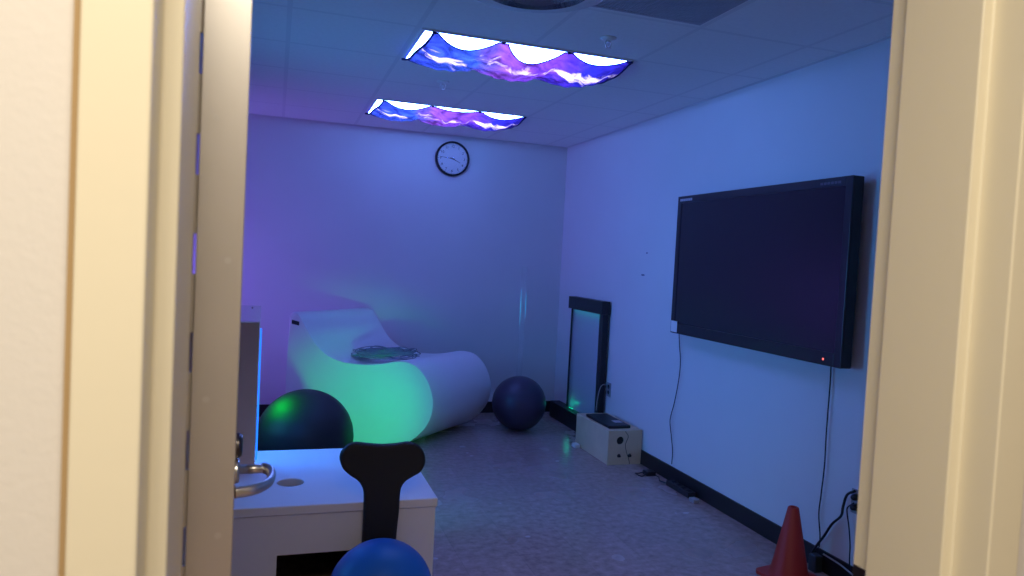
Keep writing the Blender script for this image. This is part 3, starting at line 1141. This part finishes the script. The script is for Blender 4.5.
# ------------------------------------------------------------------ tall black-framed bubble panel
t = thing('bubble_panel', 'tall black-framed light panel with misty pane standing against the right wall', 'light panel', (2.60, 5.90, 0))
obj('panel_base', bx(-0.045, 0.055, -0.52, 0.50, 0.0, 0.150), M['black_plastic'], t, bevel=0.006)
YA_, YC_ = -0.470, 0.225
obj('panel_header', bx(-0.020, 0.056, YA_ - 0.010, YC_ + 0.012, 1.062, 1.172), M['black_plastic'], t, bevel=0.004)
obj('panel_post', bx(0.000, 0.052, YA_, YA_ + 0.070, 0.151, 1.061), M['black_plastic'], t, bevel=0.003)
obj('panel_post', bx(0.006, 0.052, YC_ - 0.012, YC_, 0.151, 1.061), M['black_plastic'], t, bevel=0.002)
pn = obj('misty_pane', bx(0.020, 0.032, YA_ + 0.070, YC_ - 0.012, 0.151, 1.061), M['mist'], t)
b = bmesh.new()
for k in range(3):
    lathe(b, [(0, 0), (0.006, 0), (0.006, 0.004), (0, 0.006)], (0.014, 0.10 + 0.03 * k, 0.151), 'Z', 12)
obj('led', b, M['green_led'], t)
l = bpy.data.lights.new('panel_green_light', 'POINT')
l.energy = 0.07
l.color = (0.0, 1.0, 0.6)
l.shadow_soft_size = 0.01
lo = bpy.data.objects.new('panel_green_light', l)
COL.objects.link(lo)
lo.location = (2.585, 6.02, 0.205)
l = bpy.data.lights.new('panel_top_light', 'AREA')
l.energy = 0.08
l.color = (0.0, 0.8, 0.7)
l.shape = 'RECTANGLE'
l.size = 0.02
l.size_y = 0.6
lo = bpy.data.objects.new('panel_top_light', l)
COL.objects.link(lo)
lo.location = (2.605, 5.78, 1.055)

# ------------------------------------------------------------------ wooden speaker box
t = thing('wooden_box', 'pale plywood box with a round hole and two knobs by the right wall', 'box', (2.384, 4.77, 0))
BW, BL, BH = 0.275, 0.600, 0.255
b = bmesh.new()
box(b, 0, BW, 0.012, BL, 0, BH)
obj('box_body', b, M['maple'], t, bevel=0.003)
b = bmesh.new()
hx, hz2, hr2 = 0.098, 0.180, 0.030
# front board with a real round hole
n = 28
def ring_face(b, y0_, y1_):
    res = []
    for y in (y0_, y1_):
        inner = [b.verts.new((hx + hr2 * math.cos(2 * PI * i / n), y, hz2 + hr2 * math.sin(2 * PI * i / n))) for i in range(n)]
        outer = []
        for i in range(n):
            a = 2 * PI * i / n
            c_, s_ = math.cos(a), math.sin(a)
            ts = []
            if c_ > 1e-6: ts.append((BW - hx) / c_)
            if c_ < -1e-6: ts.append((0 - hx) / c_)
            if s_ > 1e-6: ts.append((BH - hz2) / s_)
            if s_ < -1e-6: ts.append((0 - hz2) / s_)
            q = min(ts)
            outer.append([hx + q * c_, y, hz2 + q * s_])
        for cx_, cz_ in ((0, 0), (BW, 0), (BW, BH), (0, BH)):
            k_ = min(range(n), key=lambda i: (outer[i][0] - cx_) ** 2 + (outer[i][2] - cz_) ** 2)
            outer[k_][0], outer[k_][2] = cx_, cz_
        res.append((inner, [b.verts.new(p) for p in outer]))
    (i0, o0), (i1, o1) = res
    for i in range(n):
        j = (i + 1) % n
        b.faces.new((i0[i], i0[j], o0[j], o0[i]))
        b.faces.new((i1[i], o1[i], o1[j], i1[j]))
        b.faces.new((o0[i], o0[j], o1[j], o1[i]))
        b.faces.new((i0[i], i1[i], i1[j], i0[j]))
ring_face(b, 0.0, 0.0115)
obj('front_board', b, M['maple'], t)
b = bmesh.new()
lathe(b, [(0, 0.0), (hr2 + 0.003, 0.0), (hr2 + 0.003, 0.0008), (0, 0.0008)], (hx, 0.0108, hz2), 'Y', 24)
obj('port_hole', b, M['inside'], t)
for kx in (0.092, 0.180):
    b = bmesh.new()
    lathe(b, [(0, -0.016), (0.009, -0.016), (0.011, -0.002), (0.014, 0.0), (0, 0.0)], (kx, 0, 0.067), 'Y', 20)
    obj('knob', b, M['black_plastic'], t)
# cable hanging in front of the box
b = tube(bmesh.new(), spline([Vector(p) for p in ((0.0, -0.004, -0.002), (0.002, -0.008, -0.01), (0.018, -0.016, -0.04), (0.000, -0.014, -0.10), (0.012, -0.013, -0.155), (0.030, -0.015, -0.200), (0.040, -0.02, -0.245))], 6), 0.0022, 6)
o = obj('speaker_cord', b, M['cord'], smooth=True)
o.location = (2.512, 4.758, 0.256)
tag(o, 'thin cord hanging down the front of the pale plywood box', 'cord')

# black device lying on the box
t = thing('media_player', 'flat black media player lying on top of the pale plywood box', 'media player', (2.412, 4.83, 0.2555))
obj('player_case', bx(0, 0.180, 0, 0.42, 0.0, 0.022), M['black_plastic'], t, bevel=0.004)
pl_ = obj('player_label', bx(0.10, 0.165, 0.10, 0.17, 0.0222, 0.0230), M['lettering'], t)
pl_['label'] = 'pale grey label'

# ------------------------------------------------------------------ added tube near the corner; its glowing lines imitate reflected light
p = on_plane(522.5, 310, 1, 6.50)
t = thing('streak_tube', 'slim clear upright tube added to carry two imitated green reflection streaks, behind the dark violet ball', 'streak tube', (p.x, 6.50, 0))
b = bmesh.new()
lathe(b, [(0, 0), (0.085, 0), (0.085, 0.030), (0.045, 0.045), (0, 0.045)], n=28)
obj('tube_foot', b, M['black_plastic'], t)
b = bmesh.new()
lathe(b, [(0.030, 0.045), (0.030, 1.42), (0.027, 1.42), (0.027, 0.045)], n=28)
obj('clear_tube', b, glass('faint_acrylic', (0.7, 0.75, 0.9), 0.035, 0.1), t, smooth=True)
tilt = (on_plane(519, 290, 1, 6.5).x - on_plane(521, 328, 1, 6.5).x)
b = bmesh.new()
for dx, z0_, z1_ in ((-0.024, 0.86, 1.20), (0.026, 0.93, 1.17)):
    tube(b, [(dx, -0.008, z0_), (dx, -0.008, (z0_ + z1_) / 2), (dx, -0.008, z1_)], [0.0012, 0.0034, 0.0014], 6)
gs = obj('reflection_streaks', b, M['streak'], t, smooth=True)
gs['label'] = 'two faint green streaks imitating reflected light'

# ------------------------------------------------------------------ cone
t = thing('traffic_cone', 'orange-red traffic cone on the floor by the right wall near the doorway', 'cone', (2.440, 2.85, 0))
b = bmesh.new()
s = 0.118
prism(b, [Vector((x, y, 0)) for x, y in ((-s + .02, -s), (s - .02, -s), (s, -s + .02), (s, s - .02), (s - .02, s), (-s + .02, s), (-s, s - .02), (-s, -s + .02))], (0, 0, 0.018))
obj('cone_base', b, M['cone'], t, bevel=0.004)
b = bmesh.new()
lathe(b, [(0.098, 0.0185), (0.092, 0.030), (0.084, 0.050), (0.026, 0.345), (0.022, 0.350), (0.016, 0.350), (0.014, 0.345), (0.070, 0.050), (0.085, 0.0185)], n=40)
obj('cone_body', b, M['cone'], t, smooth=True)
t.rotation_euler = (0, 0, math.radians(12))

# ------------------------------------------------------------------ clutter along the right wall
t = thing('power_adapter', 'small black power adapter lying on the floor in front of the plywood box', 'adapter', (2.560, 4.50, 0))
obj('adapter_block', bx(-0.012, 0.060, -0.035, 0.035, 0.0, 0.032), M['black_plastic'], t, bevel=0.006)
b = bmesh.new()
ring = [(-0.05 + 0.035 * math.cos(a), 0.035 * math.sin(a), 0.005 + 0.012 * (1 + math.cos(a * 2)) / 2) for a in [2 * PI * i / 20 for i in range(20)]]
tube(b, ring, 0.004, 6)
obj('adapter_cord', b, M['cord'], t, smooth=True)

t = thing('power_strip', 'black power strip lying along the baseboard below the far half of the display', 'power strip', (2.615, 4.13, 0))
obj('strip_body', bx(-0.030, 0.030, -0.14, 0.14, 0.0, 0.036), M['black_plastic'], t, bevel=0.005)
for k in range(4):
    obj('socket', bx(-0.014, 0.014, -0.115 + 0.062 * k, -0.085 + 0.062 * k, 0.0362, 0.0385), M['inside'], t)
b = tube(bmesh.new(), spline([Vector((-0.02, 0.14, 0.012)), Vector((-0.03, 0.22, 0.006)), Vector((0.005, 0.30, 0.006)), Vector((-0.01, 0.36, 0.006))], 6), 0.004, 6)
obj('strip_cord', b, M['cord'], t, smooth=True)

t = thing('white_adapter', 'small pale plug-in adapter on the floor beside the black power strip', 'adapter', (2.585, 3.92, 0))
obj('adapter_block', bx(-0.022, 0.022, -0.03, 0.03, 0.0, 0.026), M['grey_plastic'], t, bevel=0.005)

t = thing('white_adapter', 'small pale adapter on the floor by the left foot of the plywood box', 'adapter', (2.352, 5.28, 0))
obj('adapter_block', bx(-0.022, 0.022, -0.04, 0.04, 0.0, 0.030), M['white_plastic'], t, bevel=0.005)

t = thing('power_strip', 'black power strip with cords on the floor between the cone and the doorway', 'power strip', (2.605, 2.48, 0))
obj('strip_body', bx(-0.032, 0.032, -0.20, 0.20, 0.0, 0.042), M['black_plastic'], t, bevel=0.005)
for k in range(5):
    obj('socket', bx(-0.015, 0.015, -0.165 + 0.07 * k, -0.130 + 0.07 * k, 0.0422, 0.0445), M['inside'], t)
t = thing('plug_adapter', 'dark plug adapter standing beside the baseboard behind the cone', 'adapter', (2.625, 2.885, 0))
obj('adapter_block', bx(-0.022, 0.024, -0.026, 0.026, 0.0, 0.085), mat('dark_green_plastic', (0.03, 0.045, 0.05), 0.4, noise=0.1), t, bevel=0.006)
b = tube(bmesh.new(), spline([Vector(p) for p in ((0, 0, 0), (0.012, -0.10, -0.012), (0.0, -0.20, -0.020), (0.018, -0.30, -0.035))], 8), 0.0045, 8)
o = obj('pale_cord', b, M['grey_plastic'], smooth=True)
o.location = (2.630, 2.84, 0.105)
tag(o, 'pale cord running along the top of the black baseboard by the doorway', 'cord')
# coil of black cord beside the cone
b = bmesh.new()
pts = []
for i in range(90):
    a = 2 * PI * i / 18
    r_ = 0.060 + 0.010 * math.sin(i * 0.7)
    pts.append((r_ * math.cos(a) * 0.75, r_ * 1.4 * math.sin(a), 0.007 + 0.0006 * i))
tube(b, pts, 0.006, 6)
o = obj('coiled_cord', b, M['cord'], smooth=True)
o.location = (2.50, 2.55, 0)
tag(o, 'coil of black cord on the floor between the cone and the door frame', 'cord')
